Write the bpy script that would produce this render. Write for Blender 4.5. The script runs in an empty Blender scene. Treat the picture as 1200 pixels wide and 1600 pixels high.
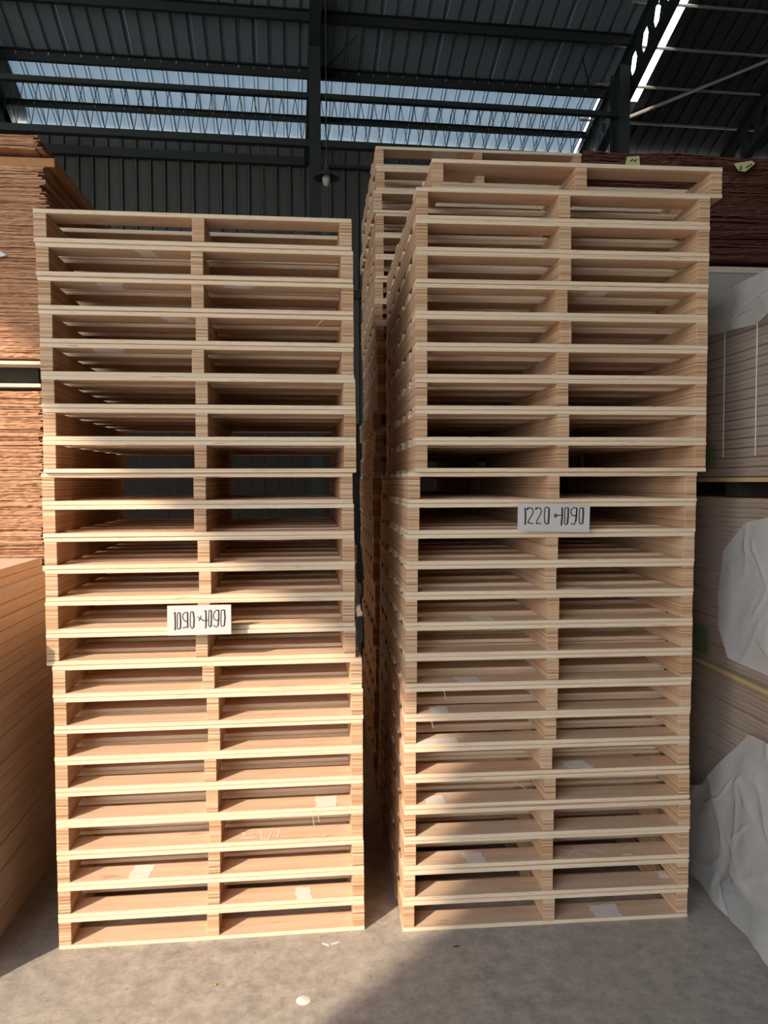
import bpy, bmesh, math, random
from mathutils import Vector, Matrix, noise

SC = bpy.context.scene
COL = SC.collection
# ---------------------------------------------------------------- camera
CAM_H, PITCH, ROLL, FPX = 1.66187, -0.039592, -0.003091, 1208.626
cd = bpy.data.cameras.new('camera'); cam = bpy.data.objects.new('camera', cd); COL.objects.link(cam)
cd.sensor_fit = 'VERTICAL'; cd.sensor_height = 36.0; cd.lens = 36.0 * FPX / 1600.0
cd.clip_start = 0.05; cd.clip_end = 400
_c, _s = math.cos(PITCH), math.sin(PITCH)
_r = Vector((1, 0, 0)); _u = Vector((0, -_s, _c)); _f = Vector((0, _c, _s))
_R = _r * math.cos(ROLL) + _u * math.sin(ROLL); _U = _u * math.cos(ROLL) - _r * math.sin(ROLL)
cam.matrix_world = Matrix(((_R.x, _U.x, -_f.x, 0), (_R.y, _U.y, -_f.y, 0), (_R.z, _U.z, -_f.z, CAM_H), (0, 0, 0, 1)))
SC.camera = cam
# ---------------------------------------------------------------- sky, sun, exposure
SKY_STRENGTH, SUN_ENERGY, EXPOSURE = 6.5, 6.0, 0.0
w = bpy.data.worlds.new('sky'); SC.world = w; w.use_nodes = True
wn = w.node_tree.nodes; wl = w.node_tree.links; wn.clear()
_o = wn.new('ShaderNodeOutputWorld'); _b = wn.new('ShaderNodeBackground'); _t = wn.new('ShaderNodeTexCoord')
_x = wn.new('ShaderNodeSeparateXYZ'); _rp = wn.new('ShaderNodeValToRGB')
wl.new(_t.outputs['Generated'], _x.inputs[0]); wl.new(_x.outputs['Z'], _rp.inputs[0])
_rp.color_ramp.elements[0].position = 0.0; _rp.color_ramp.elements[0].color = (1.0, 0.97, 0.93, 1)
_rp.color_ramp.elements[1].position = 0.9; _rp.color_ramp.elements[1].color = (0.62, 0.80, 1.0, 1)
wl.new(_rp.outputs[0], _b.inputs[0]); _b.inputs[1].default_value = SKY_STRENGTH
wl.new(_b.outputs[0], _o.inputs[0])
SUN_AZ, SUN_EL = math.radians(38.0), math.radians(30.0)
SUN_DIR = Vector((math.sin(SUN_AZ) * math.cos(SUN_EL), math.cos(SUN_AZ) * math.cos(SUN_EL), -math.sin(SUN_EL)))
sd = bpy.data.lights.new('sun', 'SUN'); sun = bpy.data.objects.new('sun', sd); COL.objects.link(sun)
sd.energy = SUN_ENERGY; sd.color = (1.0, 0.80, 0.60); sd.angle = math.radians(0.62)
sun.rotation_euler = SUN_DIR.to_track_quat('-Z', 'Y').to_euler(); sun.location = (-8, -9, 9)
SC.view_settings.view_transform = 'Standard'; SC.view_settings.look = 'None'
SC.view_settings.gamma = 1.0; SC.view_settings.use_curve_mapping = False
SC.view_settings.exposure = EXPOSURE
SC.cycles.max_bounces = 10; SC.cycles.diffuse_bounces = 6; SC.cycles.glossy_bounces = 4
SC.cycles.transparent_max_bounces = 12; SC.cycles.caustics_reflective = False; SC.cycles.caustics_refractive = False
SC.cycles.use_denoising = True

# ---------------------------------------------------------------- node helpers
class NT:
    def __init__(s, name):
        s.m = bpy.data.materials.new(name); s.m.use_nodes = True
        s.n = s.m.node_tree.nodes; s.l = s.m.node_tree.links; s.n.clear()
        s.out = s.n.new('ShaderNodeOutputMaterial')
    def put(s, sock, v):
        if isinstance(v, bpy.types.NodeSocket): s.l.new(v, sock)
        elif v is not None: sock.default_value = v
    def math(s, op, a, b=None, c=None, clamp=False):
        k = s.n.new('ShaderNodeMath'); k.operation = op; k.use_clamp = clamp
        for i, v in enumerate((a, b, c)): s.put(k.inputs[i], v)
        return k.outputs[0]
    def coord(s, which='Object'): return s.n.new('ShaderNodeTexCoord').outputs[which]
    def sep(s, v):
        k = s.n.new('ShaderNodeSeparateXYZ'); s.l.new(v, k.inputs[0]); return k.outputs
    def comb(s, x, y, z):
        k = s.n.new('ShaderNodeCombineXYZ')
        for i, v in enumerate((x, y, z)): s.put(k.inputs[i], v)
        return k.outputs[0]
    def vmul(s, v, t):
        k = s.n.new('ShaderNodeVectorMath'); k.operation = 'MULTIPLY'; s.put(k.inputs[0], v); k.inputs[1].default_value = t; return k.outputs[0]
    def vadd(s, v, t):
        k = s.n.new('ShaderNodeVectorMath'); k.operation = 'ADD'; s.put(k.inputs[0], v); s.put(k.inputs[1], t); return k.outputs[0]
    def noise(s, v, scale=1.0, detail=3.0, rough=0.55):
        k = s.n.new('ShaderNodeTexNoise'); s.put(k.inputs['Vector'], v); k.inputs['Scale'].default_value = scale
        k.inputs['Detail'].default_value = detail; k.inputs['Roughness'].default_value = rough; return k.outputs['Fac']
    def white(s, v):
        k = s.n.new('ShaderNodeTexWhiteNoise'); k.noise_dimensions = '1D'; s.put(k.inputs['W'], v); return k.outputs['Value']
    def ramp(s, f, *stops, mode='LINEAR'):
        k = s.n.new('ShaderNodeValToRGB'); s.put(k.inputs[0], f); r = k.color_ramp; r.interpolation = mode
        while len(r.elements) < len(stops): r.elements.new(0.5)
        for e, (p, c) in zip(r.elements, stops):
            e.position = p; e.color = (c, c, c, 1) if isinstance(c, (int, float)) else (*c, 1)
        return k.outputs[0]
    def mix(s, f, a, b, mode='MIX'):
        k = s.n.new('ShaderNodeMix'); k.data_type = 'RGBA'; k.blend_type = mode
        s.put(k.inputs[0], f)
        for i, v in ((6, a), (7, b)):
            s.put(k.inputs[i], (*v, 1) if isinstance(v, tuple) else v)
        return k.outputs[2]
    def rand(s): return s.n.new('ShaderNodeObjectInfo').outputs['Random']
    def bump(s, h, strength=0.3, dist=0.005):
        k = s.n.new('ShaderNodeBump'); s.put(k.inputs['Height'], h); k.inputs['Strength'].default_value = strength
        k.inputs['Distance'].default_value = dist; return k.outputs[0]
    def bsdf(s, color, rough=0.6, metal=0.0, normal=None, spec=0.3):
        k = s.n.new('ShaderNodeBsdfPrincipled'); s.put(k.inputs['Base Color'], (*color, 1) if isinstance(color, tuple) else color)
        s.put(k.inputs['Roughness'], rough); s.put(k.inputs['Metallic'], metal); k.inputs['Specular IOR Level'].default_value = spec
        if normal is not None: s.l.new(normal, k.inputs['Normal'])
        return k.outputs[0]
    def done(s, sh): s.l.new(sh, s.out.inputs[0]); return s.m

def plain(name, color, rough=0.6, metal=0.0, spec=0.3, var=0.12, scale=30):
    t = NT(name)
    n = t.noise(t.coord(), scale, 3)
    c = t.mix(n, tuple(v * (1 - var) for v in color), tuple(min(1, v * (1 + var)) for v in color))
    return t.done(t.bsdf(c, rough, metal, spec=spec))

def mat_deck():
    t = NT('plywood_board'); o = t.coord(); r = t.rand(); x, y, z = t.sep(o)[0:3]
    nz = t.math('ABSOLUTE', t.sep(t.coord('Normal'))[2])
    off = t.comb(t.math('MULTIPLY', r, 37.0), t.math('MULTIPLY', r, 91.0), t.math('MULTIPLY', r, 13.0))
    g = t.noise(t.vadd(t.vmul(o, (2.2, 34, 20)), off), 1, 4, 0.6)
    big = t.noise(t.vadd(t.vmul(o, (3, 9, 1)), off), 1, 2)
    face = t.ramp(g, (0.3, (0.66, 0.46, 0.32)), (0.55, (0.78, 0.59, 0.435)), (0.75, (0.83, 0.67, 0.52)))
    tint = t.ramp(t.white(t.math('MULTIPLY', r, 511.0)), (0.0, (1.0, 0.90, 0.84)), (0.5, (0.94, 0.94, 0.92)), (1.0, (1.0, 1.0, 0.98)))
    face = t.mix(1.0, face, tint, 'MULTIPLY')
    knot = t.ramp(t.noise(t.vadd(t.vmul(o, (5, 22, 1)), off), 1, 2), (0.66, 0.0), (0.74, 0.6))
    face = t.mix(knot, face, (0.40, 0.25, 0.16))
    face = t.mix(t.math('MULTIPLY', big, 0.35), face, (0.78, 0.60, 0.42))
    e = t.noise(t.vadd(t.vmul(o, (2.0, 2.0, 260)), off), 1, 3, 0.6)
    edge = t.ramp(e, (0.28, (0.57, 0.43, 0.285)), (0.46, (0.72, 0.585, 0.425)), (0.7, (0.80, 0.69, 0.53)))
    void = t.ramp(t.noise(t.vadd(t.vmul(o, (11, 11, 330)), off), 1, 1), (0.70, 0.0), (0.745, 0.75))
    edge = t.mix(void, edge, (0.30, 0.19, 0.11))
    f = t.math('FRACT', t.math('MULTIPLY', t.math('ADD', z, 0.0079), 5 / 0.0158))
    line = t.math('LESS_THAN', f, 0.16)
    edge = t.mix(t.math('MULTIPLY', line, 0.28), edge, (0.42, 0.27, 0.16))
    c = t.mix(t.math('GREATER_THAN', nz, 0.5), edge, face)
    return t.done(t.bsdf(c, 0.62, normal=t.bump(g, 0.12, 0.002), spec=0.25))

def mat_stringer():
    t = NT('laminated_stringer'); o = t.coord(); r = t.rand(); s3 = t.sep(o); z = s3[2]
    wob = t.math('MULTIPLY', t.math('SUBTRACT', t.noise(t.vmul(o, (30, 7, 30)), 1, 2), 0.5), 0.0035)
    q = t.math('MULTIPLY', t.math('ADD', t.math('ADD', z, wob), 0.0407), 14 / 0.0813)
    idx = t.math('FLOOR', q); fr = t.math('FRACT', q)
    rnd = t.white(t.math('ADD', idx, t.math('MULTIPLY', r, 977.0)))
    par = t.math('MODULO', t.math('ADD', idx, 200.0), 2.0)
    k = t.math('ADD', t.math('MULTIPLY', rnd, 0.74), t.math('MULTIPLY', par, 0.24))
    base = t.ramp(k, (0.05, (0.35, 0.19, 0.10)), (0.30, (0.53, 0.335, 0.20)), (0.6, (0.63, 0.455, 0.305)), (0.95, (0.74, 0.59, 0.43)))
    fine = t.noise(t.vmul(o, (120, 10, 420)), 1, 2)
    base = t.mix(t.math('MULTIPLY', fine, 0.35), base, (0.44, 0.28, 0.16))
    gl = t.math('LESS_THAN', fr, 0.2)
    has = t.math('GREATER_THAN', t.white(t.math('ADD', t.math('MULTIPLY', idx, 3.7), t.math('MULTIPLY', r, 411.0))), 0.35)
    base = t.mix(t.math('MULTIPLY', t.math('MULTIPLY', gl, has), 0.72), base, (0.27, 0.14, 0.07))
    nx = t.math('ABSOLUTE', t.sep(t.coord('Normal'))[0])
    side = t.mix(0.22, base, (0.68, 0.45, 0.28))
    c = t.mix(t.math('GREATER_THAN', nx, 0.5), base, side)
    tint = t.ramp(r, (0.0, (0.95, 0.89, 0.84)), (1.0, (1.0, 1.0, 1.0)))
    c = t.mix(1.0, c, tint, 'MULTIPLY')
    return t.done(t.bsdf(c, 0.65, spec=0.2))

def mat_veneer(name, dark, mid, light):
    t = NT(name); o = t.coord()
    n = t.noise(t.vmul(o, (2.5, 2.5, 130)), 1, 4, 0.65)
    n2 = t.noise(t.vmul(o, (26, 26, 160)), 1, 2)
    c = t.ramp(n, (0.32, dark), (0.5, mid), (0.68, light))
    c = t.mix(t.math('MULTIPLY', n2, 0.4), c, mid)
    return t.done(t.bsdf(c, 0.8, normal=t.bump(n, 0.35, 0.004), spec=0.15))

def mat_fibre(name='fibreboard', top=(0.72, 0.58, 0.47)):
    t = NT(name); o = t.coord(); r = t.rand()
    off = t.comb(0.0, t.math('MULTIPLY', r, 50.0), t.math('MULTIPLY', r, 70.0))
    n = t.noise(t.vadd(t.vmul(o, (3, 3, 120)), off), 1, 3)
    c = t.ramp(n, (0.3, (0.68, 0.52, 0.37)), (0.55, (0.78, 0.61, 0.46)), (0.75, (0.83, 0.67, 0.52)))
    tint = t.ramp(r, (0.0, (0.86, 0.83, 0.80)), (1.0, (1.0, 1.0, 1.0)))
    nz = t.math('ABSOLUTE', t.sep(t.coord('Normal'))[2])
    c = t.mix(1.0, c, tint, 'MULTIPLY')
    c = t.mix(t.math('GREATER_THAN', nz, 0.5), c, top)
    return t.done(t.bsdf(c, 0.6, spec=0.25))

def mat_concrete(name='concrete', k=1.0):
    t = NT(name); o = t.coord()
    a = t.noise(o, 1.1, 5, 0.6); b = t.noise(o, 14, 8, 0.78); c3 = t.noise(t.vadd(o, (7, 3, 0)), 34, 4, 0.7)
    c = t.ramp(b, (0.30, (0.15 * k, 0.138 * k, 0.124 * k)), (0.5, (0.285 * k, 0.265 * k, 0.24 * k)), (0.66, (0.41 * k, 0.38 * k, 0.34 * k)))
    c = t.mix(t.ramp(a, (0.35, 0.0), (0.7, 0.5)), c, (0.33 * k, 0.305 * k, 0.275 * k))
    spot = t.ramp(c3, (0.56, 0.0), (0.70, 0.45)); c = t.mix(spot, c, (0.12 * k, 0.108 * k, 0.096 * k))
    sc = t.noise(t.vmul(o, (60, 3.5, 1)), 1, 2); c = t.mix(t.ramp(sc, (0.70, 0.0), (0.78, 0.30)), c, (0.46 * k, 0.43 * k, 0.40 * k))
    sc2 = t.noise(t.vmul(t.vadd(o, (3, 9, 0)), (4, 45, 1)), 1, 2); c = t.mix(t.ramp(sc2, (0.71, 0.0), (0.78, 0.25)), c, (0.44 * k, 0.41 * k, 0.38 * k))
    return t.done(t.bsdf(c, t.ramp(b, (0.3, 0.42), (0.7, 0.62)), normal=t.bump(b, 0.15, 0.003), spec=0.4))

def mat_skylight():
    t = NT('translucent_sheet'); o = t.coord()
    n = t.noise(t.vmul(o, (9, 1.2, 1)), 1, 3)
    c = t.ramp(n, (0.3, (0.056, 0.069, 0.078)), (0.7, (0.074, 0.089, 0.098)))
    a = t.n.new('ShaderNodeBsdfTranslucent'); t.l.new(c, a.inputs[0])
    d = t.n.new('ShaderNodeBsdfDiffuse'); d.inputs[0].default_value = (0.24, 0.28, 0.30, 1)
    ad = t.n.new('ShaderNodeMixShader'); ad.inputs[0].default_value = 0.3
    t.l.new(a.outputs[0], ad.inputs[1]); t.l.new(d.outputs[0], ad.inputs[2])
    return t.done(ad.outputs[0])

def mat_film(name, base, top, scale=(6, 6, 3), tint=(0.75, 0.75, 0.75), rough=0.28, bs=0.25, bsc=(22, 22, 6)):
    t = NT(name); o = t.coord()
    n = t.noise(t.vmul(o, scale), 1, 3, 0.5); n2 = t.noise(t.vmul(o, bsc), 1, 4)
    fac = t.ramp(n, (0.32, base), (0.68, top))
    bm = t.bump(n2, bs, 0.012)
    d = t.n.new('ShaderNodeBsdfPrincipled'); d.inputs['Base Color'].default_value = (*tint, 1); d.inputs['Roughness'].default_value = rough
    d.inputs['Specular IOR Level'].default_value = 0.6; t.l.new(bm, d.inputs['Normal'])
    tr = t.n.new('ShaderNodeBsdfTransparent'); tr.inputs[0].default_value = (0.95, 0.95, 0.95, 1)
    mx = t.n.new('ShaderNodeMixShader'); t.put(mx.inputs[0], fac); t.l.new(tr.outputs[0], mx.inputs[1]); t.l.new(d.outputs[0], mx.inputs[2])
    return t.done(mx.outputs[0])

M_DECK, M_STR = mat_deck(), mat_stringer()
M_VEN = mat_veneer('brown_veneer', (0.30, 0.135, 0.075), (0.50, 0.275, 0.16), (0.70, 0.46, 0.30))
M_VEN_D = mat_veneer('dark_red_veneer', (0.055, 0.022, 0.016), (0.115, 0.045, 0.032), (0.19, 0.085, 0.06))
M_PANEL = mat_veneer('pale_panel_edges', (0.20, 0.125, 0.08), (0.36, 0.25, 0.17), (0.52, 0.39, 0.28))
M_FIB = mat_fibre(); M_FIB_T = mat_fibre('fibreboard_pale_face', (0.95, 0.88, 0.80))
M_CON = mat_concrete('concrete', 1.34); M_YARD = mat_concrete('yard_concrete', 1.15)
M_ROOF = plain('galvanised_roof_sheet', (0.23, 0.28, 0.31), 0.5, 0.15); M_ROOFD = plain('dark_roof_sheet', (0.07, 0.072, 0.075), 0.6)
M_WALL = plain('grey_wall_sheet', (0.105, 0.105, 0.095), 0.6)
M_STEEL = plain('dark_green_steel', (0.035, 0.045, 0.042), 0.55)
M_PIPE = plain('bare_steel_pipe', (0.42, 0.40, 0.36), 0.45, 0.3)
M_SKYL = mat_skylight(); M_RIB_SHADE = plain('rib_shade_strip', (0.03, 0.037, 0.04), 0.6)
M_TAPE = plain('masking_tape', (0.86, 0.83, 0.79), 0.6)
M_SIGN = plain('white_painted_board', (0.55, 0.545, 0.54), 0.55, var=0.03)
M_INK = plain('black_marker', (0.045, 0.035, 0.035), 0.6)
M_PLANK = plain('pale_plank', (0.66, 0.58, 0.45), 0.6)
M_OCHRE = plain('ochre_board', (0.50, 0.36, 0.18), 0.65)
M_GREY = plain('grey_wrapped_board', (0.40, 0.385, 0.34), 0.6)
M_TAG = plain('yellow_paper', (0.58, 0.60, 0.30), 0.7)
M_GREEN = plain('green_label', (0.10, 0.16, 0.07), 0.6)
M_WHITE = plain('white_paint', (0.85, 0.83, 0.78), 0.6)
M_BLUEP = plain('pale_blue_paper', (0.60, 0.70, 0.76), 0.7)
M_BULB = plain('frosted_bulb', (0.55, 0.50, 0.50), 0.4)
M_LAMP = plain('dark_enamel', (0.05, 0.06, 0.055), 0.4)
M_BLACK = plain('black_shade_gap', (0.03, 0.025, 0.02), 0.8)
M_FILM = mat_film('stretch_film', 0.05, 0.20, (2.5, 2.5, 1.5))
M_FILM2 = mat_film('milky_film', 0.40, 0.66, (3, 3, 2), (0.64, 0.64, 0.64), 0.13, 0.5, (11, 11, 9))

# ---------------------------------------------------------------- mesh helpers
def mesh(name, verts, faces, mat, smooth=False):
    m = bpy.data.meshes.new(name); m.from_pydata(verts, [], faces); m.materials.append(mat)
    if smooth:
        for p in m.polygons: p.use_smooth = True
    m.update(); return m

def box_mesh(name, sx, sy, sz, mat, bevel=0.0):
    bm = bmesh.new(); bmesh.ops.create_cube(bm, size=1.0)
    for v in bm.verts: v.co = Vector((v.co.x * sx, v.co.y * sy, v.co.z * sz))
    if bevel: bmesh.ops.bevel(bm, geom=bm.edges[:], offset=bevel, segments=1, affect='EDGES')
    m = bpy.data.meshes.new(name); bm.to_mesh(m); bm.free(); m.materials.append(mat); return m

def link(name, data, parent=None, loc=(0, 0, 0), rot=(0, 0, 0)):
    o = bpy.data.objects.new(name, data); COL.objects.link(o)
    if parent is not None: o.parent = parent
    o.location = loc; o.rotation_euler = rot; return o

def tag(o, label, cat, group=None, kind=None):
    o['label'] = label; o['category'] = cat
    if group: o['group'] = group
    if kind: o['kind'] = kind
    return o

def structure(o): o['kind'] = 'structure'; return o

class MB:
    def __init__(s): s.v = []; s.f = []
    def box(s, x0, x1, y0, y1, z0, z1):
        b = len(s.v)
        s.v += [(x, y, z) for z in (z0, z1) for y in (y0, y1) for x in (x0, x1)]
        s.f += [tuple(b + i for i in q) for q in ((0, 2, 3, 1), (4, 5, 7, 6), (0, 1, 5, 4), (2, 6, 7, 3), (0, 4, 6, 2), (1, 3, 7, 5))]
    def bar(s, a, c, r, n=6):
        a, c = Vector(a), Vector(c); d = (c - a).normalized()
        e = d.cross(Vector((0, 0, 1)) if abs(d.z) < 0.9 else Vector((1, 0, 0))).normalized(); g = d.cross(e)
        b = len(s.v)
        for p in (a, c):
            for i in range(n):
                t = 2 * math.pi * i / n; s.v.append(tuple(p + e * math.cos(t) * r + g * math.sin(t) * r))
        for i in range(n):
            j = (i + 1) % n; s.f.append((b + i, b + j, b + n + j, b + n + i))
        s.f.append(tuple(b + i for i in range(n))[::-1]); s.f.append(tuple(b + n + i for i in range(n)))
    def prism(s, poly, axis, a0, a1):
        """poly in the two remaining axes, extruded along axis"""
        b = len(s.v); n = len(poly)
        for a in (a0, a1):
            for p, q in poly:
                s.v.append({'x': (a, p, q), 'y': (p, a, q), 'z': (p, q, a)}[axis])
        for i in range(n):
            j = (i + 1) % n; s.f.append((b + i, b + j, b + n + j, b + n + i))
        s.f.append(tuple(b + i for i in range(n))[::-1]); s.f.append(tuple(b + n + i for i in range(n)))
    def mesh(s, name, mat, smooth=False): return mesh(name, s.v, s.f, mat, smooth)

# ================================================================ THE BUILDING (axes u along the back wall, v into the hall)
BYAW = 0.131; BROT = (0, 0, BYAW)
def B(u, v, z): return Vector((u * math.cos(BYAW) - v * math.sin(BYAW), u * math.sin(BYAW) + v * math.cos(BYAW), z))
VW, ZE, SL = 12.6, 7.13, 0.41                     # back wall, eave height, roof slope
U0, U1, VF = -14.0, 11.0, -4.5
def roof_z(v): return ZE + SL * (VW - v)
NR = Vector((0, SL, 1)).normalized()

floor = structure(link('floor', mesh('floor', [(U0, VF, 0), (U1, VF, 0), (U1, VW + .1, 0), (U0, VW + .1, 0)], [(0, 1, 2, 3)], M_CON), rot=BROT))
yard = structure(link('yard_ground', mesh('yard', [(-80, -90, -.02), (80, -90, -.02), (80, VF + .1, -.02), (-80, VF + .1, -.02)], [(0, 1, 2, 3)], M_YARD), rot=BROT))

# ribbed sheets: pans with raised ribs, one shared mesh per kind of sheet
PITCHR, NR_RIBS = 0.215, 4
def ribbed(length, mat, name, rise=0.046, w=0.030, line_strip=None):
    vs, fs = [], []; prof = []
    for k in range(NR_RIBS):
        x = k * PITCHR
        prof += [(x, 0), (x + PITCHR - w - 0.03, 0), (x + PITCHR - w - 0.012, rise), (x + PITCHR - 0.012, rise)]
    prof.append((NR_RIBS * PITCHR, 0)); prof.append((NR_RIBS * PITCHR + 0.004, 0))
    n = len(prof)
    for y in (0, length):
        for x, z in prof: vs.append((x, y, z))
    for i in range(n - 1): fs.append((i, i + 1, n + i + 1, n + i))
    n_sheet = len(fs)
    if line_strip:                                                     # dark strips added along both rib flanks to imitate their shade
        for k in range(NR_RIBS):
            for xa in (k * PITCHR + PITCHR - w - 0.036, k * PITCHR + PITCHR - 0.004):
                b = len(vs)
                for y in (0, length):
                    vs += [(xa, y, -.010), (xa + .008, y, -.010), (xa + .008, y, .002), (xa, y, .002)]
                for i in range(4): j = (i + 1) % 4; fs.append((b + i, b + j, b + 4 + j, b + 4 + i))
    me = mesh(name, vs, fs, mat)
    if line_strip:
        me.materials.append(line_strip)
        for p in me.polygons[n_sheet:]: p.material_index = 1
    return me
SHW = PITCHR * NR_RIBS
slope_ang = math.atan(SL)
def roof_len(v0, v1): return (v1 - v0) / math.cos(slope_ang)
ceiling = structure(link('ceiling', None, rot=BROT))
V_SK = 11.40
metal = ribbed(roof_len(VF - .3, V_SK + .12), M_ROOF, 'roof_sheet')
metal_full = ribbed(roof_len(VF - .3, VW + .25), M_ROOF, 'roof_sheet_long')
sky_m = ribbed(roof_len(V_SK, VW + .25), M_SKYL, 'skylight_sheet', .018, .02, M_RIB_SHADE)
U_SKY1 = 4.86; GAP0, GAP1 = 5.03, 5.51
def roof_sheet(name, me, u, v0, up=0.0):
    return link(name, me, ceiling, (u, v0, roof_z(v0) + up), (-slope_ang, 0, 0))
nleft = 10
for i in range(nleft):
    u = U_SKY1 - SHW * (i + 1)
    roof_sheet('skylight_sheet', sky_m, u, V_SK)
for i in range(22):
    u = U_SKY1 - SHW * (i + 1)
    roof_sheet('roof_sheet', metal if i < nleft else metal_full, u, VF - .3, 0.006)
dark_full = ribbed(roof_len(VF - .3, VW + .25), M_ROOFD, 'roof_sheet_dark')  # darker sheet colour across the right bay
u = GAP1
while u < U1:
    roof_sheet('roof_sheet', dark_full, u, VF - .3, 0.0); u += SHW
# flashing strip over the rafter, beside the open slot
fl = MB(); L0, L1 = roof_len(0, 0), roof_len(VF - .3, V_SK + .1)
LS = roof_len(VF - .3, 11.6); LT = roof_len(VF - .3, VW + .25)
fl.box(0, GAP0 - U_SKY1, 0, LS, 0, 0.004); fl.box(.045, GAP0 - U_SKY1, LS, LT, 0, .004); fl.box(GAP0 - U_SKY1, GAP1 - U_SKY1, roof_len(VF - .3, 11.62), LT, 0, .004)
link('ridge_flashing', fl.mesh('flashing', M_ROOF), ceiling, (U_SKY1, VF - .3, roof_z(VF - .3)), (-slope_ang, 0, 0))

for v, sz in ((11.43, .030), (12.21, .022)):
    g = MB(); k = 0; u = U_SKY1 - .05
    while u > -5:
        z = roof_z(v) - .055; h = sz * (1 if k % 2 else .7); g.prism([(u - .4 * h, z), (u + .4 * h, z), (u + .12 * h, z + 1.6 * h), (u - .12 * h, z + 1.6 * h)], 'y', v - .012, v - .006); u -= PITCHR; k += 1
    link('purlin_light_leaks', g.mesh('light_leaks', M_PIPE), ceiling)['kind'] = 'stuff'  # pale tags drawn for light leaking under the ribs
# back wall sheets
wall_back = structure(link('wall_back', None, rot=BROT))
wsheet = ribbed(7.09, M_WALL, 'wall_sheet', rise=0.05)
u = U0
while u < U1:
    link('wall_sheet', wsheet, wall_back, (u, VW, 0), (math.pi / 2, 0, 0)); u += SHW
g = MB(); g.box(U0, 0.40, VW - .13, VW - .035, 6.65, 6.78); link('wall_rail', g.mesh('rail', M_STEEL), wall_back)
g = MB(); g.box(0.56, U1, VW - .13, VW - .035, 6.64, 6.69); link('wall_rail', g.mesh('rail', M_STEEL), wall_back)
g = MB(); g.box(U0, U1, VW - .13, VW - .035, 4.6, 4.72); link('wall_rail', g.mesh('rail', M_STEEL), wall_back)

g = MB(); g.box(U0, U1, VW - .05, VW - .034, 0, 2.6); link('wall_shade_sheet', g.mesh('wall_shade_sheet', plain('wall_shade_dark', (.036, .029, .024), .8)), wall_back)  # dark sheet added low on the wall, standing in for shade

# side walls and an unseen front wall, its opening shaped to cut the sun patch
g = MB(); g.box(U0 - .1, U0, VF, VW, 0, 14.3); structure(link('wall_left', g.mesh('wall_left', M_WALL), rot=BROT))
g = MB(); g.box(U1, U1 + .1, VF, VW, 0, 14.3); structure(link('wall_right', g.mesh('wall_right', M_WALL), rot=BROT))
UJ, ZJ = -6.73, 6.66
SLANT = 0.83
HEAD, UR = 4.9, -1.8  # second low opening, added to let in sky fill
g = MB()
g.prism([(U0, ZJ + SLANT * (UJ - U0)), (UJ, ZJ), (UJ, 0), (UJ + .36, 0), (UJ + .36, HEAD), (UR, HEAD), (UR, 0), (U1, 0), (U1, 14.3), (U0, 14.3)], 'y', VF - .1, VF + .1)
structure(link('sun_mask_wall', g.mesh('sun_mask_wall', M_WALL), rot=BROT))

# columns, rafters, purlins, lattice girders
UC = (-4.05, 0.48, 4.98); VC = 10.62
def column(u, dv=.075):
    z1 = roof_z(VC) - .5
    g = MB(); g.box(-.075, .075, -dv, -dv + .012, 0, z1); g.box(-.075, .075, dv - .012, dv, 0, z1); g.box(-.005, .005, -dv + .012, dv - .012, 0, z1)
    g.box(-.11, .11, -.11, .11, 0, .012)
    o = link('column', g.mesh('column', M_STEEL), None, B(u, VC, 0), BROT); return structure(o)
for u, dv in zip(UC, (.075, .075, .16)): column(u - (.20 if dv > .1 else 0), dv)

def rafter(u, v0, v1, depth, holes):
    root = structure(link('rafter', None, None, (0, 0, 0), BROT))
    t = 0.09                                                     # hung below the purlins
    def P(v, d): return (v, roof_z(v) - t - d)
    for d0, d1 in ((0, .012), (depth - .012, depth)):
        g = MB(); g.prism([P(v0, d0), P(v1, d0), P(v1, d1), P(v0, d1)], 'x', u - .07, u + .07)
        link('flange', g.mesh('flange', M_STEEL), root)
    g = MB()
    if not holes:
        g.prism([P(v0, .012), P(v1, .012), P(v1, depth - .012), P(v0, depth - .012)], 'x', u - .005, u + .005)
    else:
        pitch = 0.34; a, hh = 0.10, 0.135; mid = depth / 2; v = v0
        while v < v1 - pitch:
            c = v + pitch / 2
            hexa = [(c - a, mid), (c - a / 2, mid - hh), (c + a / 2, mid - hh), (c + a, mid), (c + a / 2, mid + hh), (c - a / 2, mid + hh)]
            top = [P(v, .012), P(v + pitch, .012), P(v + pitch, mid), P(*hexa[3]), P(*hexa[2]), P(*hexa[1]), P(*hexa[0]), P(v, mid)]
            bot = [P(v, mid), P(*hexa[0]), P(*hexa[5]), P(*hexa[4]), P(*hexa[3]), P(v + pitch, mid), P(v + pitch, depth - .012), P(v, depth - .012)]
            g.prism(top, 'x', u - .005, u + .005); g.prism(bot, 'x', u - .005, u + .005); v += pitch
    link('web', g.mesh('web', M_STEEL), root)
    return root
rafter(UC[0], 5.0, 12.55, .36, False)
rafter(UC[1], 5.0, 12.55, .36, False)
rafter(UC[2], 5.0, 12.55, .60, True)
rafter(7.42, 5.0, 12.55, .60, True)

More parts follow.
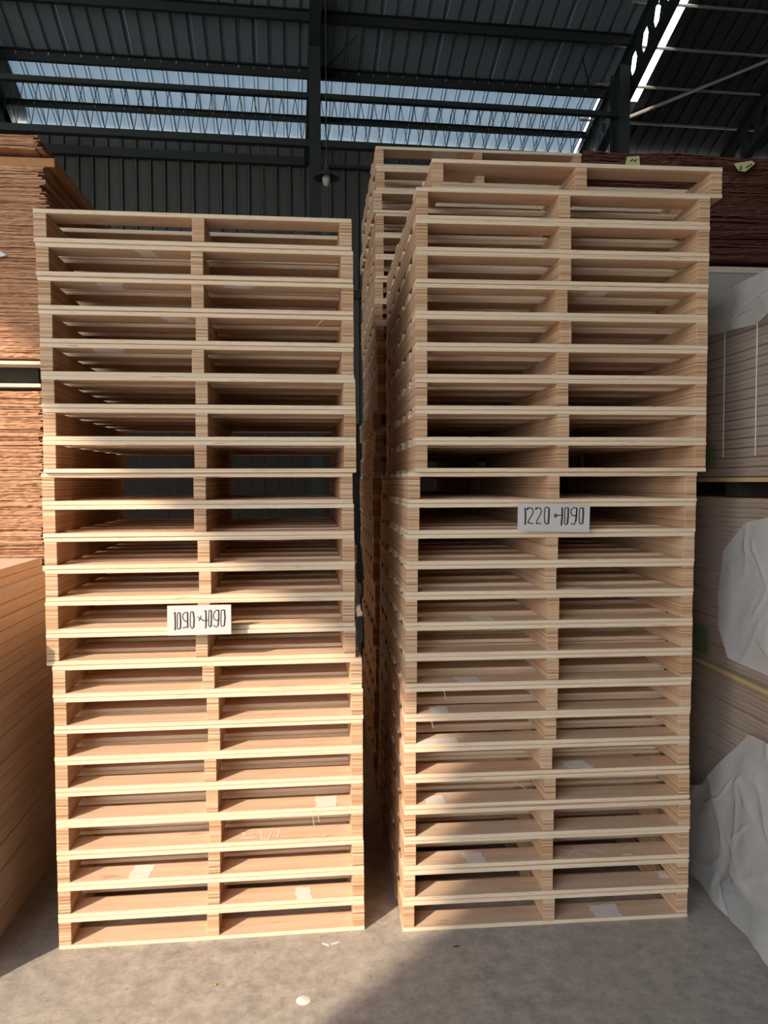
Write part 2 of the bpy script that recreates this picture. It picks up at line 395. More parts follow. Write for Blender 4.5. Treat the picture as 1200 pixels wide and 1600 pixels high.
for v, d, ua, ub in [(12.21, .09, U0, 4.93), (11.43, .15, U0, 4.95), (10.62, .15, U0, 4.95), (9.82, .15, U0, 4.95), (9.0, .15, U0, 4.95)]:
    g = MB(); z = roof_z(v) - .012
    g.box(ua, ub, v - .003, v + .003, z - d, z); g.box(ua, ub, v - .06, v, z - .006, z); g.box(ua, ub, v - .06, v, z - d, z - d + .006)
    structure(link('purlin', g.mesh('purlin', M_STEEL), rot=BROT))
for v in (11.94, 11.33, 10.73, 10.13, 9.5):
    g = MB(); z = roof_z(v) - .04; g.bar((4.72, v, z), (U1, v, z), .022)
    structure(link('purlin', g.mesh('pipe_purlin', M_PIPE), rot=BROT))
g = MB(); za = lambda v: roof_z(v) - .10
g.bar((5.42, 11.8, za(11.8)), (8.9, 9.6, za(9.6)), .026); structure(link('brace_rod', g.mesh('brace', M_PIPE), rot=BROT))
g = MB(); g.bar((0.62, 11.2, roof_z(11.2) - .25), (1.06, 10.7, roof_z(10.7) - .2), .012); structure(link('brace_rod', g.mesh('brace', M_STEEL), rot=BROT))
g = MB(); g.bar((4.3, 10.8, roof_z(10.8) - .2), (4.62, 11.25, roof_z(11.25) - .3), .012); structure(link('brace_rod', g.mesh('brace', M_STEEL), rot=BROT))

def girder(ua, ub):
    root = structure(link('lattice_girder', None, rot=BROT)); zb, zt = 6.15, 6.84; v = VC
    g = MB(); g.box(ua, ub, v - .04, v + .04, zt - .05, zt + .015); link('top_chord', g.mesh('top_chord', M_STEEL), root)
    g = MB(); g.box(ua, ub, v - .05, v + .05, zb, zb + .09); link('bottom_chord', g.mesh('bottom_chord', M_STEEL), root)
    g = MB(); n = round((ub - ua) / .184); p = (ub - ua) / n
    for i in range(n):
        a = ua + i * p
        g.bar((a, v, zt - .05), (a + p / 2, v, zb + .09), .0048, 4); g.bar((a + p / 2, v, zb + .09), (a + p, v, zt - .05), .0048, 4)
    link('lacing', g.mesh('lacing', M_STEEL), root)
girder(UC[0] + .08, UC[1] - .08); girder(UC[1] + .08, UC[2] - .08)
g = MB(); g.box(U0, UC[0] - .08, VC - .05, VC + .05, 6.15, 6.24); structure(link('tie_beam', g.mesh('tie_beam', M_STEEL), rot=BROT))

# pendant lamp
lp = tag(link('pendant_lamp', None, None, B(.475, 8.0, 4.66), BROT), 'unlit pendant lamp with dark dome shade and pale bulb in front of the column', 'lamp')
def lathe(prof, n=20):
    v, f = [], []
    for r, z in prof:
        for i in range(n): t = 2 * math.pi * i / n; v.append((r * math.cos(t), r * math.sin(t), z))
    for k in range(len(prof) - 1):
        for i in range(n): j = (i + 1) % n; f.append((k * n + i, k * n + j, (k + 1) * n + j, (k + 1) * n + i))
    return v, f
link('lamp_shade', mesh('shade', *lathe([(.025, .20), (.03, .165), (.06, .145), (.10, .115), (.128, .085), (.135, .08), (.128, .079), (.10, .108), (.05, .14)]), M_LAMP, True), lp)
link('bulb', mesh('bulb', *lathe([(.001, 0), (.02, .006), (.036, .03), (.045, .06), (.044, .09), (.03, .12), (.02, .145)]), M_BULB, True), lp)
g = MB(); g.bar((0, 0, .19), (0, 0, .27), .014); link('lamp_holder', g.mesh('holder', M_LAMP), lp)
g = MB(); g.bar((0, 0, .26), (0, 0, roof_z(8.0) - 4.66 - .01), .005); link('cord', g.mesh('cord', M_LAMP), lp)

# ================================================================ PALLETS
PP, TD, W = 0.112931, 0.0158, 1.09
HS = PP - 2 * TD
board = box_mesh('deck_board', W, .11, TD - .0008, M_DECK, .0014)
ORD = ['topmost', 'second', 'third', 'fourth', 'fifth', 'sixth', 'seventh', 'eighth', 'ninth', 'tenth', 'eleventh', 'twelfth', 'thirteenth', 'fourteenth',
       'fifteenth', 'sixteenth', 'seventeenth', 'eighteenth', 'nineteenth', 'twentieth', 'twenty-first', 'twenty-second', 'twenty-third', 'twenty-fourth',
       'twenty-fifth', 'twenty-sixth', 'twenty-seventh', 'twenty-eighth', 'twenty-ninth', 'thirtieth']
rng = random.Random(11)
def pallet(depth, x, y, z, yaw, smesh):
    root = link('wooden_pallet', None, None, (x, y, z), (0, 0, yaw))
    for sx in (.0215, W / 2, W - .0215):
        link('stringer', smesh, root, (sx + rng.uniform(-.0015, .0015) * (sx == W / 2) * 6, depth / 2 + rng.uniform(-.001, .003), PP / 2))
    step = (depth - .11) / 5
    for nm, bz in (('top_board', PP - TD / 2), ('bottom_board', TD / 2)):
        for k in range(6):
            j = 1 if k else .3
            link(nm, board, root, (W / 2 + rng.uniform(-.0035, .0035) * j, .055 + step * k + (rng.uniform(-.004, .004) if 0 < k < 5 else 0), bz), (0, 0, rng.uniform(-.002, .002) * j))
    return root
s109 = box_mesh('stringer_short', .043, 1.088, HS, M_STR, .0012)
s122 = box_mesh('stringer_long', .043, 1.218, HS, M_STR, .0012)

LEFT = [(-1.1953,2.6781,0.1069),(-1.1912,2.6825,0.1073),(-1.1903,2.6916,0.1079),(-1.1907,2.6987,0.1077),(-1.1913,2.7019,0.1086),(-1.1848,2.6913,0.1085),(-1.1832,2.6942,0.1086),(-1.1832,2.6917,0.1085),(-1.1974,2.7069,0.1085),(-1.1926,2.6974,0.1084),(-1.1910,2.7025,0.1085),(-1.1909,2.7055,0.1084),(-1.1915,2.7022,0.1083),(-1.1886,2.6975,0.1083),(-1.1650,2.6887,0.1094),(-1.1619,2.6849,0.1092),(-1.1632,2.6887,0.1098),(-1.1636,2.6908,0.1090),(-1.1636,2.6902,0.1087),(-1.1641,2.6904,0.1089),(-1.1615,2.6865,0.1096),(-1.1605,2.6861,0.1087),(-1.1600,2.6851,0.1083)]
RIGHT = [(0.1759,2.8302,0.0842),(0.1188,2.7991,0.0827),(0.1174,2.7956,0.0828),(0.1166,2.7958,0.0834),(0.1158,2.7994,0.0837),(0.1152,2.7957,0.0834),(0.1151,2.7961,0.0831),(0.1149,2.7972,0.0833),(0.1153,2.7983,0.0833),(0.1151,2.7960,0.0833),(0.0898,2.8150,0.0846),(0.0864,2.8113,0.0844),(0.0819,2.8093,0.0838),(0.0807,2.8105,0.0836),(0.0789,2.8120,0.0833),(0.0782,2.8112,0.0830),(0.0775,2.8113,0.0830),(0.0753,2.8101,0.0830),(0.0741,2.8149,0.0822),(0.0723,2.8104,0.0836),(0.0736,2.8066,0.0833),(0.0712,2.7925,0.0831),(0.0721,2.8000,0.0844),(0.0686,2.7915,0.0845),(0.0651,2.7890,0.0847)]
# tape, paint and chalk marks stuck on a pallet's front boards: stack, pallet, under the top board or on the bottom board, local extent
MARKS = [('L',1,'u',.328,.386,.002,.095),('L',2,'u',.200,.283,.004,.107),('L',3,'u',.409,.494,.004,.100),('L',4,'u',.173,.279,.006,.105),('L',2,'u',.636,.740,.002,.045),
         ('L',18,'d',.914,.990,.004,.102),('L',20,'d',.238,.312,.004,.105),('L',21,'d',.839,.899,.004,.090),
         ('R',14,'d',.263,.339,.008,.102),('R',16,'d',.195,.278,.010,.084),('R',17,'d',.097,.166,.002,.094),('R',18,'d',.050,.202,.003,.059),('R',20,'d',.082,.153,.003,.080),
         ('R',22,'d',.236,.310,.003,.086),('R',19,'d',.626,.720,.004,.086),('R',22,'d',.829,.863,.006,.026),('R',23,'d',1.005,1.045,.048,.105),('R',24,'d',.730,.837,.003,.093),
         ('R',13,'d',.560,.690,.004,.060),('R',4,'u',.640,.720,.006,.100)]
NOTE = {('L',0):'over the pale wall', ('L',12):'behind the 1090 sign', ('L',13):'jutting left at the step', ('L',14):'just below the step', ('L',22):'resting on the floor',
        ('L',18):'with tape at the right', ('L',20):'with tape at the left', ('L',21):'with tape near its right end', ('L',19):'with chalk marks',
        ('R',0):'shifted to the right', ('R',9):'just above the step', ('R',10):'just below the step', ('R',11):'behind the 1220 sign', ('R',24):'resting on the floor',
        ('R',14):'with a tape scrap', ('R',16):'with a tape square', ('R',17):'with a tape scrap at left', ('R',19):'with tape right of centre', ('R',20):'with a tape square at left', ('R',22):'with scratches and tape'}
def torn(x0, x1, y0, y1, seed):
    """a torn patch outline with ragged short ends"""
    r = random.Random(seed); pts = []
    sk = r.uniform(-.25, .25) * (x1 - x0)
    for i in range(6): pts.append((x0 + (x1 - x0) * i / 5, y0 + r.uniform(0, .004)))
    for i in range(1, 5): pts.append((x1 + sk * i / 5 + r.uniform(-.006, .006), y0 + (y1 - y0) * i / 5))
    for i in range(6): pts.append((x1 + sk - (x1 - x0) * i / 5, y1 - r.uniform(0, .008)))
    for i in range(1, 5): pts.append((x0 + sk * (1 - i / 5) + r.uniform(-.006, .006), y1 - (y1 - y0) * i / 5))
    return pts
def stack(lst, key, depth, sm, place, group):
    n = len(lst); out = []
    for i, (x, y, a) in enumerate(lst):
        o = pallet(depth, x, y, (n - i - 1) * PP, a, sm)
        note = NOTE.get((key, i))
        word = ('topmost of' if i == 0 else 'lowest of' if i == n - 1 else ORD[i] + ' from top of')
        tag(o, 'plywood pallet' + (' ' + note if note else '') + ', ' + word + ' the ' + place, 'pallet', group)
        out.append(o)
    return out
PL = stack(LEFT, 'L', 1.09, s109, 'left stack', 'pallets of the left stack')
PR = stack(RIGHT, 'R', 1.22, s122, 'right stack', 'pallets of the right stack')
rb = random.Random(5)
BACK = []
for i in range(30):
    BACK.append((-.0403 + rb.uniform(-.008, .008) + (.0 if i < 12 else -.012), 4.0306 + rb.uniform(-.004, .006) + .02, .0861 + rb.uniform(-.002, .002)))
PB = stack(BACK, 'B', 1.22, s122, 'tall rear stack', 'pallets of the rear stack')
LOW = [(-1.263 + rb.uniform(-.006, .006), 4.95 + rb.uniform(-.005, .005), .10 + rb.uniform(-.002, .002)) for i in range(11)]
PLOW = stack(LOW, 'D', 1.09, s109, 'low dark stack behind the left stack', 'pallets of the low stack behind')
for k, (st, i, side, x0, x1, y0, y1) in enumerate(MARKS):
    o = (PL if st == 'L' else PR)[i]
    g = MB(); z = (PP - TD - .0006) if side == 'u' else TD + .0001
    g.prism(torn(x0, x1, y0, y1, k), 'z', z, z + .0005)
    link('tape_patch', g.mesh('tape', M_TAPE), o)
g = MB(); g.prism(torn(.30, .43, .004, .108, 99), 'z', PP - TD - .0006, PP - TD - .0001); link('tape_patch', g.mesh('tape', M_TAPE), PB[0])
# chalk strokes on board tops
def strokes(name, paths, z, wdt, mat, parent, h=.0004):
    g = MB()
    for p in paths: stroke_into(g, p, z, wdt, h)
    return link(name, g.mesh(name, mat), parent)
def stroke_into(g, p, z, wdt, h):
        for (ax, ay), (bx, by) in zip(p, p[1:]):
            d = Vector((bx - ax, by - ay)); L = max(d.length, 1e-5); nx, ny = -d.y / L * wdt / 2, d.x / L * wdt / 2; ex, ey = d.x / L * wdt * .3, d.y / L * wdt * .3
            g.prism([(ax - nx - ex, ay - ny - ey), (bx - nx + ex, by - ny + ey), (bx + nx + ex, by + ny + ey), (ax + nx - ex, ay + ny - ey)], 'z', z, z + h)
strokes('chalk_mark', [[(.63, .09), (.66, .06), (.64, .03), (.69, .03)], [(.71, .085), (.72, .05), (.715, .02), (.745, .015), (.75, .06)], [(.785, .09), (.775, .03)]], TD + .0001, .004, M_TAPE, PL[19])
strokes('chalk_mark', [[(.60, .09), (.70, .02)], [(.63, .03), (.68, .095)], [(.72, .09), (.79, .02)], [(.56, .085), (.61, .04)]], TD + .0001, .003, M_TAPE, PR[22])
# torn splinters hanging off edges
for o, x, dx, dz in ((PR[17], .145, .006, -.03), (PR[18], .10, .006, -.022), (PR[20], .40, .05, -.03), (PR[21], .47, -.03, .025), (PL[3], .98, -.03, -.03), (PL[19], .905, .004, -.03), (PL[19], .925, .003, -.02), (PL[19], .94, .012, .02), (PR[6], .03, .012, .001)):
    g = MB(); g.bar((x, -.001, PP - TD if dz < 0 else TD), (x + dx, -.008, (PP - TD if dz < 0 else TD) + dz), .0011, 4); link('splinter', g.mesh('splinter', M_PLANK), o)

# ================================================================ SIGNS
def sign(corners, paths, px, label, grp, cuts):
    tl, tr, bl = [Vector(c) for c in corners]
    X = tr - tl; wd = X.length; X.normalize(); Y = tl - bl; Y = (Y - X * Y.dot(X)); ht = Y.length; Y.normalize(); N = X.cross(Y)
    root = tag(link('size_sign', None), label, 'sign', grp)
    root.matrix_world = Matrix(((X.x, Y.x, N.x, bl.x), (X.y, Y.y, N.y, bl.y), (X.z, Y.z, N.z, bl.z), (0, 0, 0, 1)))
    link('sign_plate', box_mesh('plate', wd, ht, .006, M_SIGN, .0006), root, (wd / 2, ht / 2, 0))
    (ax, ay), (bx, by), (cx, cy) = px
    ex, ey = Vector((bx - ax, by - ay)), Vector((cx - ax, cy - ay)); det = ex.x * ey.y - ex.y * ey.x
    def m(p):
        d = Vector((p[0] - ax, p[1] - ay)); s = (d.x * ey.y - d.y * ey.x) / det; t = (ex.x * d.y - ex.y * d.x) / det
        return (s * wd, ht * (1 - t))
    glyphs = {}
    for th, p in paths:
        k = sum(min(q[0] for q in p) >= c for c in cuts); glyphs.setdefault(k, []).append((th, [m(q) for q in p]))
    for k in sorted(glyphs):
        g = MB()
        for th, p in glyphs[k]: stroke_into(g, p, .0031, wd * (.024 if th else .015), .0004)
        link('multiply_mark' if k == 4 else 'numeral', g.mesh('glyph', M_INK), root)
T1, T0 = True, False
sign([(-.7602, 2.693, 1.2287), (-.5412, 2.7170, 1.2288), (-.7595, 2.691, 1.124)],
     [(T0, [(250, 222), (266, 212)]), (T1, [(264, 214), (270, 330), (271, 440)]), (T0, [(297, 235), (305, 215), (325, 211), (333, 225)]), (T1, [(333, 225), (341, 330), (340, 420)]), (T0, [(340, 420), (318, 433), (299, 420), (296, 330), (297, 235)]),
      (T0, [(434, 212), (400, 208), (372, 232), (366, 265), (380, 305), (405, 330), (428, 330)]), (T1, [(432, 212), (434, 320), (438, 405)]), (T0, [(438, 408), (405, 406), (373, 417)]),
      (T0, [(472, 212), (488, 199), (506, 204)]), (T1, [(506, 204), (520, 300), (517, 405)]), (T0, [(517, 405), (497, 422), (474, 395), (467, 300), (472, 212)]),
      (T0, [(570, 268), (612, 300)]), (T0, [(614, 255), (584, 322)]), (T0, [(600, 290), (650, 318), (712, 316)]),
      (T0, [(655, 192), (674, 186)]), (T1, [(674, 186), (680, 300), (678, 415)]), (T0, [(716, 190), (735, 178), (748, 188)]), (T1, [(748, 188), (752, 300), (748, 392)]), (T0, [(748, 392), (732, 402), (716, 380), (714, 280), (716, 190)]),
      (T0, [(846, 180), (815, 178), (784, 215), (778, 265), (795, 305), (825, 318), (845, 300)]), (T1, [(846, 178), (850, 290), (842, 385)]), (T0, [(842, 385), (818, 403), (778, 380)]),
      (T0, [(880, 190), (900, 173), (925, 178)]), (T1, [(925, 178), (934, 280), (926, 385)]), (T0, [(926, 385), (900, 396), (882, 380), (878, 280), (880, 190)])],
     [(158, 125), (1012, 105), (170, 520)], 'white board handwritten 1090 x 1090 on the sunlit left stack', 'handwritten size signs', (290, 345, 450, 545, 650, 705, 765, 865))
sign([(.4887, 2.822, 1.5789), (.7566, 2.845, 1.5703), (.4867, 2.819, 1.4805)],
     [(T1, [(234, 145), (240, 250), (234, 345)]), (T0, [(232, 340), (224, 348)]), (T1, [(262, 162), (268, 142)]), (T0, [(262, 160), (278, 140), (318, 142), (338, 180), (318, 235), (285, 285), (268, 328), (332, 340)]),
      (T1, [(368, 158), (378, 142)]), (T0, [(370, 155), (400, 137), (430, 150), (437, 190), (415, 245), (385, 295), (372, 342), (430, 338)]),
      (T0, [(478, 165), (490, 138), (515, 130), (534, 150)]), (T1, [(534, 150), (532, 250), (524, 340)]), (T0, [(524, 340), (505, 350), (480, 330), (474, 250), (478, 165)]),
      (T0, [(596, 222), (628, 262)]), (T0, [(632, 218), (598, 262)]), (T0, [(630, 240), (690, 236)]),
      (T1, [(700, 140), (698, 250), (688, 360)]), (T0, [(732, 155), (752, 138), (776, 145)]), (T1, [(776, 145), (774, 250), (764, 345)]), (T0, [(764, 345), (742, 358), (728, 340), (730, 250), (732, 155)]),
      (T0, [(880, 146), (845, 138), (812, 165), (808, 205), (828, 240), (862, 246), (878, 225)]), (T1, [(884, 148), (880, 225), (870, 310)]), (T0, [(870, 310), (852, 354), (812, 346)]),
      (T0, [(918, 160), (938, 140), (964, 148)]), (T1, [(964, 148), (964, 250), (956, 340)]), (T0, [(956, 340), (935, 352), (914, 335), (914, 250), (918, 160)])],
     [(150, 85), (1052, 115), (140, 430)], 'white board handwritten 1220 x 1090 on the right stack', 'handwritten size signs', (250, 350, 465, 580, 680, 725, 800, 905))

# ================================================================ LEFT: FIBREBOARD PILE
fx, fy = Vector((.99478, .1020, 0)), Vector((-.1020, .99478, 0))    # across, along the pile
FYAW = math.atan2(.1020, .99478)
FORG = Vector((-1.368, 2.44, 0))
rp = random.Random(3)
NPAN = 26; TPAN = 1.262 / NPAN
pm = box_mesh('fibre_panel', 1.22, 1.30, TPAN - .003, M_FIB); pm_top = box_mesh('fibre_panel_pale', 1.22, 1.30, TPAN - .003, M_FIB_T)
for k in range(NPAN):
    j = rp.uniform(-.004, .003) if k < NPAN - 1 else 0
    c = FORG + fx * (-.61 + j) + fy * (.65 + rp.uniform(-.003, .006)) + Vector((0, 0, TPAN * (k + .5)))
    i = NPAN - 1 - k
    o = link('fibreboard_panel', pm_top if i == 0 else pm, None, c, (0, 0, FYAW + rp.uniform(-.0015, .0015)))
    word = 'widest top panel' if i == 0 else 'bottom panel' if k == 0 else ORD[i] + ' panel down'
    tag(o, 'tan fibreboard, ' + word + ' of the low pile at the left edge', 'board', 'panels of the low fibreboard pile')
for k, (t, b) in enumerate(((.034, -.044), (.034, -.050))):
    o = link('fibreboard_panel', box_mesh('fibre_panel_small', 1.17, .98 - .03 * k, t - .001, M_FIB), None, FORG + fx * (-.585 + b) + fy * (.49 + .01 * k) + Vector((0, 0, 1.262 + .034 * k + .017)), (0, 0, FYAW))
    tag(o, ('lower' if k == 0 else 'upper') + ' of two narrower tan boards set back on the low fibreboard pile', 'board', 'loose boards on the low fibreboard pile')

# ================================================================ VENEER PILES (ragged sheets)
def ragged(name, w, d, z0, z1, th, mat, seed, jag=.010, wave=.004, endjag=.03, nx=60, ny=10, lean=0.0):
    """many thin uneven sheets; front on y=0, right edge on x=0, growing to -x and +y"""
    r = random.Random(seed); v, f = [], []; z = z0; k = 0
    while z < z1:
        t = th * r.uniform(.55, 1.5); oy = r.uniform(-jag, jag); ox = r.uniform(-endjag, endjag * .6) - lean * (z - z0)
        amp = wave * r.uniform(.5, 1.2); ring = []
        for i in range(nx + 1): ring.append((-w + (w + ox) * i / nx, oy + r.uniform(-.55, .55) * jag))
        for i in range(1, ny + 1): ring.append((ox + r.uniform(-.3, .3) * endjag * .5, oy + d * i / ny))
        ring.append((-w, d)); n = len(ring); b = len(v)
        for zz in (z, z + t * .95):
            for (x, y) in ring:
                h = amp * (noise.noise(Vector((x * 2.3, y * 2.3, k * .13 + seed))) * 2 + .6 * noise.noise(Vector((x * 9, y * 9, k * .5))))
                v.append((x, y, max(zz + h, 0.003 if zz == z else .006)))
        for i in range(n): j = (i + 1) % n; f.append((b + i, b + j, b + n + j, b + n + i))
        f.append(tuple(b + i for i in range(n))[::-1]); f.append(tuple(b + n + i for i in range(n)))
        z += t; k += 1
    return mesh(name, v, f, mat)
VORG, VYAW = Vector((-1.80, 4.30, 0)), .10
def vplace(name, me): return link(name, me, None, VORG, (0, 0, VYAW))
o = vplace('veneer_sheets', ragged('veneer_upper', 1.6, 1.25, 2.342, 3.386, .0062, M_VEN, 21, lean=.06)); tag(o, 'upper tier of ragged brown veneer sheets behind the left stack', 'veneer', kind='stuff')
o = vplace('veneer_sheets', ragged('veneer_crown', 1.57, 1.25, 3.476, 3.55, .006, M_VEN, 22, lean=.3)); o.location = VORG + Vector((-.07, 0, 0)); tag(o, 'few loose veneer sheets above the thick orange plank', 'veneer', kind='stuff')
o = vplace('veneer_sheets', ragged('veneer_lower', 1.6, 1.25, .14, 2.165, .0062, M_VEN, 23)); o.location = VORG + Vector((-.085, -.0, 0)); tag(o, 'lower tier of ragged brown veneer sheets behind the fibreboard pile', 'veneer', kind='stuff')
o = link('thick_plank', box_mesh('thick_plank', 1.55, 1.22, .05, plain('orange_plank', (.50, .25, .11), .7), .004), None, VORG + Vector((-.855, .60, 3.437)), (0, 0, VYAW)); tag(o, 'thick orange board between veneer sheets near the top of the left pile', 'board')
def bearer_pallet(zb, zt, org, yaw, w, d, label, nb=3):
    root = tag(link('transport_skid', None, None, org, (0, 0, yaw)), label, 'skid')
    for nm, z in (('top_board', zt - .012), ('bottom_board', zb + .010)):
        link(nm, box_mesh('skid_board', w, d, .02, M_PLANK, .002), root, (-w / 2, d / 2, z))
    for i in range(nb):
        link('bearer', box_mesh('skid_bearer', w - .1, .08, zt - zb - .044, M_BLACK, .002), root, (-w / 2, .16 + (d - .3) * i / (nb - 1), (zt + zb) / 2 - .001))
bearer_pallet(2.185, 2.330, VORG + Vector((-.085, -.02, 0)), VYAW, 1.62, 1.28, 'skid of pale boards between the two veneer tiers at the left')
bearer_pallet(0.002, .125, VORG + Vector((-.085, -.02, 0)), VYAW, 1.62, 1.28, 'skid on the floor under the left veneer pile')
o = link('paper_scrap', mesh('scrap', [(0, 0, 0), (.06, 0, .012), (.075, -.004, .02), (.05, -.006, .034), (.0, -.004, .036)], [(0, 1, 2, 3, 4)], M_BLUEP), None, (-2.115, 4.236, 2.875), (0, 0, VYAW)); tag(o, 'pale blue paper scrap caught between brown veneer sheets at the left edge', 'scrap')

# right rear dark pile
DORG, DYAW = Vector((2.9, 4.51, 0)), .09
def dplace(name, me, off=(0, 0, 0)): return link(name, me, None, DORG + Vector(off), (0, 0, DYAW))
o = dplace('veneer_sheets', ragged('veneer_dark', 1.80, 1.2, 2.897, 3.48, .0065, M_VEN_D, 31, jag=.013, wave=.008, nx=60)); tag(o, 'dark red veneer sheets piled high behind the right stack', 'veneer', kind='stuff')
o = dplace('white_plank', box_mesh('white_plank', 1.8, 1.2, .035, M_PLANK, .003), (-.9 - .06, .55, 2.862)); o.rotation_euler.z = DYAW; tag(o, 'pale board under the dark red veneer pile', 'board')
o = dplace('grey_panel_pack', box_mesh('grey_pack', 1.8, 1.2, .205, M_GREY, .006), (-.9 - .06, .55, 2.741)); o.rotation_euler.z = DYAW; tag(o, 'smooth grey panel pack under the pale board at the right rear', 'panel pack')
o = dplace('veneer_sheets', ragged('veneer_base', 1.80, 1.2, .004, 2.62, .022, M_PANEL, 33, jag=.006, wave=.002, nx=12)); tag(o, 'brown sheets below the grey panel pack at the right rear', 'veneer', kind='stuff')
def paper_tag(org, pts, label, dashes):
    root = tag(link('paper_tag', None, None, org, (0, 0, DYAW)), label, 'tag', 'yellow tags on the dark veneer')
    g = MB(); g.prism(pts, 'y', -.002, 0); link('tag_paper', g.mesh('tag_paper', M_TAG), root)
    g = MB()
    for x, z in dashes: g.prism([(x, z), (x + .016, z + .012), (x + .020, z + .006), (x + .004, z - .006)], 'y', -.003, -.0022)
    link('tag_marks', g.mesh('tag_marks', M_INK), root)
paper_tag((1.330, 4.33, 3.375), [(0, 0), (.09, -.002), (.082, .075), (.012, .066)], 'square pale yellow tag sticking up behind the topmost right pallet', [(.03, .045), (.05, .045)])
paper_tag((1.955, 4.385, 3.385), [(.0, .04), (.03, .0), (.07, -.002), (.125, .045), (.105, .06), (.02, .045)], 'leaf shaped pale yellow tag on the dark veneer near the right edge', [(.03, .018), (.07, .022), (.088, .032), (.03, .006)])

# ================================================================ RIGHT: WRAPPED BUNDLES
WORG, WYAW = Vector((1.448, 2.60, 0)), .0896     # front left bottom corner; grows to +x and +y
def W3(x, y, z): c, s = math.cos(WYAW), math.sin(WYAW); return WORG + Vector((x * c - y * s, x * s + y * c, z))
def film_grid(fn, ns, nz, mat, name):
    v, f = [], []
    for i in range(ns + 1):
        for j in range(nz + 1): v.append(tuple(fn(i / ns, j / nz)))
    for i in range(ns):
        for j in range(nz): a = i * (nz + 1) + j; f.append((a, a + nz + 1, a + nz + 2, a + 1))
    return mesh(name, v, f, mat, True)
def wrapped_bundle(z0, z1, nsheet, label, seed, film, strings=(), gap=.0012):
    root = tag(link('wrapped_bundle', None, None, WORG + Vector((0, 0, z0)), (0, 0, WYAW)), label, 'bundle', 'film wrapped bundles at the right')
    r = random.Random(seed); H = z1 - z0; t = (H - .02) / nsheet
    link('base_board', box_mesh('base_board', 1.24, 1.34, .018, M_OCHRE, .002), root, (.61, .65, .009))
    pmh = box_mesh('bundle_panel', 1.19, 1.28, t - gap, M_PANEL, .001)
    for k in range(nsheet):
        link('panel', pmh, root, (.61 + r.uniform(-.006, .006), .65 + r.uniform(-.006, .006), .02 + t * (k + .5)), (0, 0, r.uniform(-.003, .003)))
    def side(s, q):
        y = -.02 + 1.34 * s; z = .02 + (H - .03) * q
        b = .004 + .007 * (noise.noise(Vector((y * 4, z * 3, seed))) + .5) + .003 * noise.noise(Vector((y * 3, z * 22, seed + 9)))
        return (-b, y, z)
    link('stretch_film', film_grid(side, 60, 40, film, 'film_side'), root)
    def front(s, q):
        x = -.004 + 1.24 * s; z = .02 + (H - .03) * q
        return (x, -.022 - .006 * (noise.noise(Vector((x * 4, z * 3, seed + 5))) + .5), z)
    link('stretch_film', film_grid(front, 20, 14, film, 'film_front'), root)
    for y in strings:
        g = MB(); g.box(-.0165, -.0155, y - .0025, y + .0025, .10, H - .03); link('film_seam', g.mesh('line_strip', M_TAPE), root)
    return root
b1 = wrapped_bundle(.06, .862, 20, 'lowest film wrapped bundle of panels beside the right stack', 41, M_FILM)
b2 = wrapped_bundle(.866, 1.592, 18, 'middle film wrapped bundle with green label beside the right stack', 42, M_FILM)
b3 = wrapped_bundle(1.655, 2.40, 19, 'upper film wrapped bundle with vertical seams beside the right stack', 43, M_FILM, (.33, .56, .73), .004)
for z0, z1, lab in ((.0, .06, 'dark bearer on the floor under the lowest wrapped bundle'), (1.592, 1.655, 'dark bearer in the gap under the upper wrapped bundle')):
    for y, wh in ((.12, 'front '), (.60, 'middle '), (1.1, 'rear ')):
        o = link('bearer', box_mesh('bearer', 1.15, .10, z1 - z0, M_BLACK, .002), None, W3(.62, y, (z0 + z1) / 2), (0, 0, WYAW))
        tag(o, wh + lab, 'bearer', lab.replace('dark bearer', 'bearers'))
g = MB(); g.box(-.022, -.0215, .66, .78, .055, .17); link('paper_label', g.mesh('green_label', M_GREEN), b2)['label'] = 'dark green paper label'
g = MB(); g.box(-.022, -.0215, .62, .74, .07, .15); link('paper_label', g.mesh('green_label', M_GREEN), b3)['label'] = 'dark green paper label'

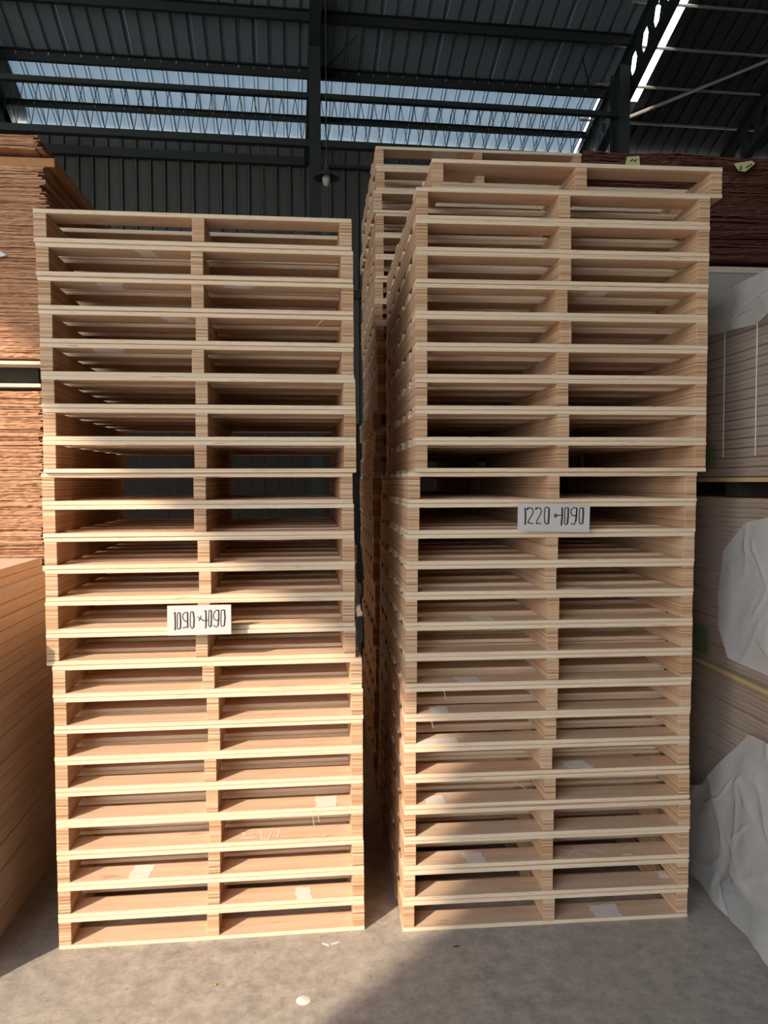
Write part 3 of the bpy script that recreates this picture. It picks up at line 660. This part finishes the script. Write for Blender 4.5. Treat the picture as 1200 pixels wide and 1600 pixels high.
def sheet(name, label, left, right, ns, nz, amp, seed, mat, out=.03):
    """loose film: left and right are polylines of (y, z, off) in the bundle's side plane, joined row by row"""
    rc = random.Random(seed); creases = []
    for i in range(16):
        sa, qa = rc.choice(((.05, .9), (.5, .55), (.3, .2), (.9, .35), (.55, .8))); ang = rc.uniform(0, 6.28); ln = rc.uniform(.15, .4)
        sa += rc.uniform(-.08, .08); qa += rc.uniform(-.08, .08)
        creases.append((sa, qa, sa + math.cos(ang) * ln, qa + math.sin(ang) * ln, rc.uniform(.010, .022), rc.uniform(.003, .009) * rc.choice((1, 1, -1))))
    def ev(pl, q):
        x = q * (len(pl) - 1); i = min(int(x), len(pl) - 2); t = x - i
        t = t * t * (3 - 2 * t) * .5 + t * .5
        return [a + (b - a) * t for a, b in zip(pl[i], pl[i + 1])]
    def fn(s, q):
        a, b = ev(left, q), ev(right, q); s0, q0 = s, q
        y, z, o = [p + (r - p) * s for p, r in zip(a, b)]
        n = .8 * noise.noise(Vector((y * 4, z * 3, seed))) + .35 * noise.noise(Vector((y * 9 + z * 5, z * 7, seed + 3)))
        n += .30 * max(0, 1 - abs(6 * noise.noise(Vector((y * 3 + z * 2, z * 3 - y * 2, seed + 11))))) ** 2
        cr = 0
        for (sa, qa, sb, qb, wd, hh) in creases:
            dx, dy = sb - sa, qb - qa; L = dx * dx + dy * dy
            u = min(1, max(0, ((s0 - sa) * dx + (q0 - qa) * dy) / L)); dd = (s0 - sa - u * dx) ** 2 + (q0 - qa - u * dy) ** 2
            cr += hh * math.exp(-dd / (wd * wd)) * math.sin(math.pi * (.1 + .8 * u))
        o2 = max(o + out + amp * n + cr, .019)
        return W3(-o2, y, max(z, .012))
    o = link(name, film_grid(fn, ns, nz, mat, name)); tag(o, label, 'plastic sheet'); return o
sheet('plastic_sheet', 'loose clear plastic flap hanging down the middle wrapped bundle', [(.36, 1.50, 0), (.52, 1.38, 0), (.545, 1.2, .01), (.53, 1.08, .02), (.42, .965, .03)], [(-.02, 1.57, 0), (-.02, 1.4, .01), (-.02, 1.2, .01), (-.02, 1.1, .015), (-.02, .95, .02)], 100, 110, .012, 51, M_FILM2)
sheet('plastic_sheet', 'bulging milky plastic skirt on the floor beside the lowest bundle', [(.30, .70, 0), (.46, .55, .01), (.62, .38, .02), (.80, .30, .03), (.80, .12, .05), (.74, .014, .06)], [(-.03, .72, .0), (-.03, .58, .01), (-.03, .42, .03), (-.03, .25, .06), (-.03, .12, .09), (-.03, .012, .11)], 110, 110, .026, 52, M_FILM2, .04)
sheet('plastic_sheet', 'torn plastic drape over the top of the upper wrapped bundle', [(.80, 2.41, 0), (.80, 2.36, .0), (.78, 2.31, .005), (.76, 2.27, .01)], [(-.02, 2.44, 0), (-.02, 2.40, 0), (.10, 2.30, .005), (.30, 2.24, .01)], 90, 50, .010, 53, M_FILM2)

# ================================================================ SMALL THINGS ON THE FLOOR
g = MB(); g.v, g.f = [], []
dv, df = lathe([(.0005, .0022), (.012, .002), (.0145, .0012), (.0215, .0012), (.0235, .0003)], 24)
o = link('paint_spot', mesh('paint_spot', dv, df, M_WHITE, True), None, (-.2634, 2.4163, 0)); tag(o, 'small round white paint spot on the concrete in front of the stacks', 'spot')
o = link('wood_chip', box_mesh('wood_chip', .022, .008, .005, M_OCHRE, .001), None, (-.5683, 2.487, .0026), (0, 0, .5)); tag(o, 'small orange wood chip on the floor before the left stack', 'chip')
for k, (x, y, a) in enumerate(((-.182, 2.722, .4), (-.215, 2.715, -.5))):
    o = link('paper_flake', box_mesh('flake', .028, .006, .001, M_WHITE), None, (x, y, .0008), (0, 0, a)); tag(o, ('right' if k == 0 else 'left') + ' of two thin white flakes on the floor by the left stack', 'flake', 'white flakes on the floor')
o = link('wood_sliver', box_mesh('sliver', .02, .004, .002, M_BLACK), None, (.253, 2.70, .0012), (0, 0, .25)); tag(o, 'dark sliver on the floor just before the right stack', 'sliver')
